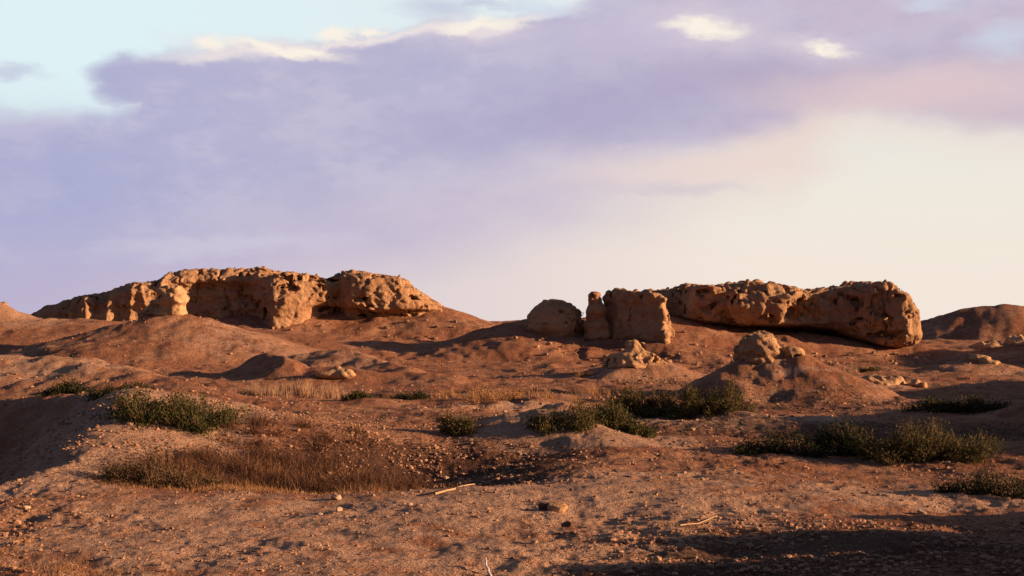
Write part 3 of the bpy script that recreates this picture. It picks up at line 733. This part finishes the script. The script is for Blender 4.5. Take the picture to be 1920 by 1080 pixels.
stick('stake', [(921,1079,-.02),(916,1076,.045),(910,1070,.12)], .017, 'short white stake leaning at the bottom edge of the photo', M_PALE, 'stake')

# ------------------------------------------------------------------ sky
def build_sky():
    w = bpy.data.worlds.new('World'); S.world = w; w.use_nodes = True
    g = NT(w.node_tree)
    sky = g.n('ShaderNodeTexSky', sky_type='NISHITA', sun_disc=False)
    sky.sun_elevation = SUN_EL; sky.sun_rotation = math.pi/2+SUN_AZ
    sky.air_density = 1.0; sky.dust_density = 1.5; sky.ozone_density = 2.0
    d = g.n('ShaderNodeTexCoord').outputs['Generated']
    sp = g.n('ShaderNodeSeparateXYZ', i={0: d}); X, Y, Z = sp.outputs
    az = g.math('ARCTAN2', X, Y); el = g.math('ARCSINE', Z)
    # to photo-like units: hundreds of pixels of arc from the view axis and horizon
    U = g.math('MULTIPLY', az, FPX/100.); Vv = g.math('MULTIPLY', el, FPX/100.)
    def uv(px, py):
        a = math.atan((px-960)/FPX); e = math.atan((HORY-py)/FPX*math.cos(a)); return a*FPX/100, e*FPX/100
    co = g.n('ShaderNodeCombineXYZ', i={0: U, 1: Vv, 2: 0.}).outputs[0]
    stretch = g.n('ShaderNodeVectorMath', operation='MULTIPLY', i={0: co, 1: (.6, 1.2, 1.)}).outputs[0]
    def warp(scale, det_, amp, ofs):
        v = g.n('ShaderNodeVectorMath', operation='ADD', i={0: stretch, 1: ofs}).outputs[0]
        nz = g.n('ShaderNodeTexNoise', i={'Vector': v, 'Scale': scale, 'Detail': det_, 'Roughness': .6})
        o = g.n('ShaderNodeVectorMath', operation='SUBTRACT', i={0: nz.outputs['Color'], 1: (.5, .5, .5)}).outputs[0]
        return g.n('ShaderNodeVectorMath', operation='MULTIPLY', i={0: o, 1: (amp[0], amp[1], 0.)}).outputs[0]
    cw = g.n('ShaderNodeVectorMath', operation='ADD', i={0: co, 1: warp(.9, 7., (1.5, .75), (3., 1., 0.))}).outputs[0]
    cf = g.n('ShaderNodeVectorMath', operation='ADD', i={0: co, 1: warp(2.2, 5., (1.0, .62), (9., 4., 0.))}).outputs[0]
    det = g.noise(stretch, .8, 7, .6)
    def blob(px, py, rx, ry, rot=0., soft=.35, vec=None):
        u, v = uv(px, py)
        m = g.n('ShaderNodeMapping', vector_type='TEXTURE')
        g.t.links.new(vec or cw, m.inputs[0])
        m.inputs[1].default_value = (u, v, 0); m.inputs[2].default_value = (0, 0, R(rot)); m.inputs[3].default_value = (rx/100, ry/100, 1e3)
        ln = g.n('ShaderNodeVectorMath', operation='LENGTH', i={0: m.outputs[0]}).outputs['Value']
        return g.ramp(ln, 1-soft, 1+soft, 1., 0.)
    def mx(lst):
        a = lst[0]
        for b in lst[1:]: a = g.math('MAXIMUM', a, b)
        return a
    def edge(pts, u):
        """height of a cloud edge (in units of V) as a curve over azimuth"""
        cv = g.n('ShaderNodeFloatCurve'); c = cv.mapping.curves[0]
        P = [((uv(a, b)[0]+13)/26, uv(a, b)[1]/8) for a, b in pts]
        c.points[0].location = (0, P[0][1]); c.points[1].location = (1, P[-1][1])
        for q in P: c.points.new(*q)
        for q in c.points: q.handle_type = 'VECTOR'
        cv.mapping.use_clip = False; cv.mapping.update()
        cv.inputs[0].default_value = 1.
        g.t.links.new(g.math('MULTIPLY_ADD', u, 1/26, .5), cv.inputs[1])
        return g.math('MULTIPLY', cv.outputs[0], 8.)
    sw = g.n('ShaderNodeSeparateXYZ', i={0: cw}).outputs
    # clear sky: pale cyan high on the left, cream low on the right, lavender low on the left
    low = g.mix(g.ramp(U, -9.5, -1.), L(190,180,206), L(226,212,212)); low = g.mix(g.ramp(U, -2., 5.), low, L(244,228,217))
    high = g.mix(g.ramp(U, -8., 7.), L(222,241,245), L(226,229,232))
    c = g.mix(g.ramp(Vv, 1.0, 4.6), low, high)
    c = g.mix(g.math('MULTIPLY', blob(1750, 330, 600, 200, -5, .75, co), .5), c, L(238,236,220))
    # body of the cloud bank between two drawn edges
    top = edge([(-100,228),(100,216),(190,214),(262,200),(275,165),(300,110),(380,96),(500,100),(600,100),(628,84),(720,66),(800,50),(860,52),(950,48),(1010,26),(1100,4),(1200,-60),(2050,-90)], sw[0])
    tops = g.ramp(U, -9., -3., .34, .20)
    tm = g.ramp(g.math('DIVIDE', g.math('SUBTRACT', top, sw[1]), tops), -1, 1)
    tm = g.math('MAXIMUM', tm, blob(300, 152, 108, 44, 4, .38))
    bot = edge([(-100,470),(200,450),(450,420),(700,350),(850,312),(1000,290),(1200,282),(1400,262),(1500,236),(1545,205),(1620,200),(1760,226),(1920,236),(2050,240)], sw[0])
    bs = g.ramp(U, -7., 4., .95, .34)
    bm = g.ramp(g.math('DIVIDE', g.math('SUBTRACT', sw[1], bot), bs), -1, 1)
    body = g.math('MULTIPLY', tm, bm)
    # thinner veil under it
    vb = edge([(-100,560),(200,520),(500,505),(800,485),(1000,440),(1250,392),(1480,345),(1600,230),(1800,240),(2050,250)], sw[0])
    veil = g.math('MULTIPLY', g.ramp(g.math('SUBTRACT', sw[1], vb), -.9, .7), tm)
    vc = g.mix(g.ramp(U, -8., 3.), L(184,178,208), L(206,194,210)); vc = g.mix(g.ramp(U, 0., 5.), vc, L(234,216,208))
    c = g.mix(g.math('MULTIPLY', veil, g.ramp(det, .30, .62, 1., .80)), c, vc)
    cc = g.mix(g.ramp(U, -9., -3.), L(176,178,211), L(184,181,209)); cc = g.mix(g.ramp(U, -2., 6.), cc, L(198,186,205))
    cc = g.mix(g.ramp(det, .44, .62, 0, .6), cc, L(202,196,216)); cc = g.mix(g.ramp(g.noise(stretch, 2.6, 6, .65), .35, .55, .16, 0), cc, L(160,158,196))
    cc = g.mix(g.math('MULTIPLY', blob(1120, 205, 330, 60, 6, .8), .55), cc, L(166,160,196))
    cc = g.mix(g.math('MULTIPLY', blob(1500, 130, 260, 36, 3, .9), .5), cc, L(172,161,192))
    cc = g.mix(g.math('MULTIPLY', blob(1740, 168, 230, 38, 0, .9), .9), cc, L(222,198,202))
    cc = g.mix(g.math('MULTIPLY', blob(1880, 215, 120, 26, 0, .9), .6), cc, L(208,190,200))
    cc = g.mix(g.math('MULTIPLY', blob(1180, 70, 220, 34, 0, .9), .6), cc, L(198,190,214))
    cc = g.mix(g.math('MULTIPLY', blob(60, 330, 200, 60, 0, .9), .5), cc, L(166,168,208))
    c = g.mix(g.math('MULTIPLY', body, .97), c, cc)
    c = g.mix(g.math('MULTIPLY', blob(1330, 322, 190, 22, 2, .9), .5), c, L(236,214,208))
    c = g.mix(g.math('MULTIPLY', blob(1270, 352, 110, 11, 0, .9, cf), .45), c, L(204,192,208))
    c = g.mix(g.math('MULTIPLY', blob(420, 462, 190, 16, 3, .9, cf), .55), c, L(212,206,222))
    # stray wisps over the clear corner
    wis = mx([blob(20, 138, 50, 12, 0, .9, cf), blob(820, 14, 60, 22, 0, .9, cf), blob(900, 6, 70, 10, 0, .8, cf), blob(660, 78, 50, 13, 10, .8, cf)])
    c = g.mix(g.math('MULTIPLY', wis, .6), c, L(186,188,214))
    # bright rims of cloud that catch the light
    rim = mx([blob(520, 90, 95, 10, -6, .8, cf), blob(575, 96, 42, 9, -4, .8, cf), blob(392, 83, 26, 12, -10, .8, cf), blob(640, 66, 30, 10, 0, .8, cf), blob(694, 63, 22, 7, 0, .9, cf), blob(895, 50, 68, 10, 3, .8, cf),
              blob(1318, 54, 56, 14, -6, .8, cf), blob(1550, 94, 36, 9, -14, .9, cf)])
    halo = mx([blob(1318, 58, 90, 32, -6, .9), blob(1530, 92, 80, 22, -10, .9), blob(490, 92, 130, 16, -4, .9), blob(890, 54, 90, 20, 0, .9)])
    lip = g.math('MULTIPLY', g.ramp(tm, .10, .5), g.ramp(tm, .55, .98, 1., 0.)); lip = g.math('MULTIPLY', lip, g.ramp(U, -7.2, -5.2)); lip = g.math('MULTIPLY', lip, g.ramp(U, .2, 1.4, 1, 0))
    c = g.mix(g.math('MULTIPLY', lip, .75), c, L(244,232,228))
    c = g.mix(g.math('MULTIPLY', halo, .55), c, L(226,214,220))
    c = g.mix(g.math('MULTIPLY', rim, .95), c, L(252,242,228))
    cyan = mx([blob(1880, 68, 46, 24, 0, .9, cf), blob(1730, 6, 48, 12, 0, .9, cf), blob(1030, 16, 60, 12, 0, .9, cf)])
    c = g.mix(g.math('MULTIPLY', cyan, .65), c, L(206,218,234))
    # outside the pictured piece of sky the Nishita sky takes over, plus an added purple glow to tint the shadows
    ns = g.n('ShaderNodeVectorMath', operation='SCALE', i={0: sky.outputs[0], 'Scale': .10}).outputs[0]
    up = g.mix(g.ramp(g.noise(d, 2.2, 5, .6), .42, .62, 0, .6), (0,0,0), (.105,.068,.18))
    ns2 = g.n('ShaderNodeVectorMath', operation='ADD', i={0: g.n('ShaderNodeVectorMath', operation='SCALE', i={0: ns, 'Scale': AMB}).outputs[0], 1: up}).outputs[0]
    win = g.math('MULTIPLY', g.ramp(g.math('ABSOLUTE', az), R(30), R(60), 1, 0), g.ramp(el, R(18), R(36), 1, 0))
    c = g.mix(win, ns2, c)
    bg = g.n('ShaderNodeBackground', i={'Color': c, 'Strength': SKYS})
    g.n('ShaderNodeOutputWorld', i={'Surface': bg.outputs[0]})
def L(r, g_, b):
    f = lambda v: ((v/255+.055)/1.055)**2.4 if v > 10 else v/255/12.92
    return (f(r), f(g_), f(b))
AMB = .50; EXPO = .98; SKYS = 1/2**EXPO
build_sky()
sl = bpy.data.lights.new('sun', 'SUN'); sl.energy = 5.0; sl.angle = R(.6); sl.color = (1., .60, .33)
so = bpy.data.objects.new('sun', sl); COL.objects.link(so)
to = Vector((math.cos(SUN_EL)*math.cos(SUN_AZ), -math.cos(SUN_EL)*math.sin(SUN_AZ), math.sin(SUN_EL)))
so.rotation_euler = to.to_track_quat('Z', 'Y').to_euler(); so.location = to*60

# ------------------------------------------------------------------ camera
cd = bpy.data.cameras.new('camera'); cam = bpy.data.objects.new('camera', cd); COL.objects.link(cam)
cd.sensor_width = 36; cd.lens = 36*FPX/1920; cd.clip_end = 6000; cd.clip_start = .1
cam.location = (0, 0, CAMH); cam.rotation_euler = (R(90), 0, 0); cd.shift_y = (HORY-540)/1920
S.camera = cam
S.view_settings.view_transform = 'Standard'; S.view_settings.look = 'None'; S.view_settings.exposure = EXPO; S.view_settings.gamma = 1
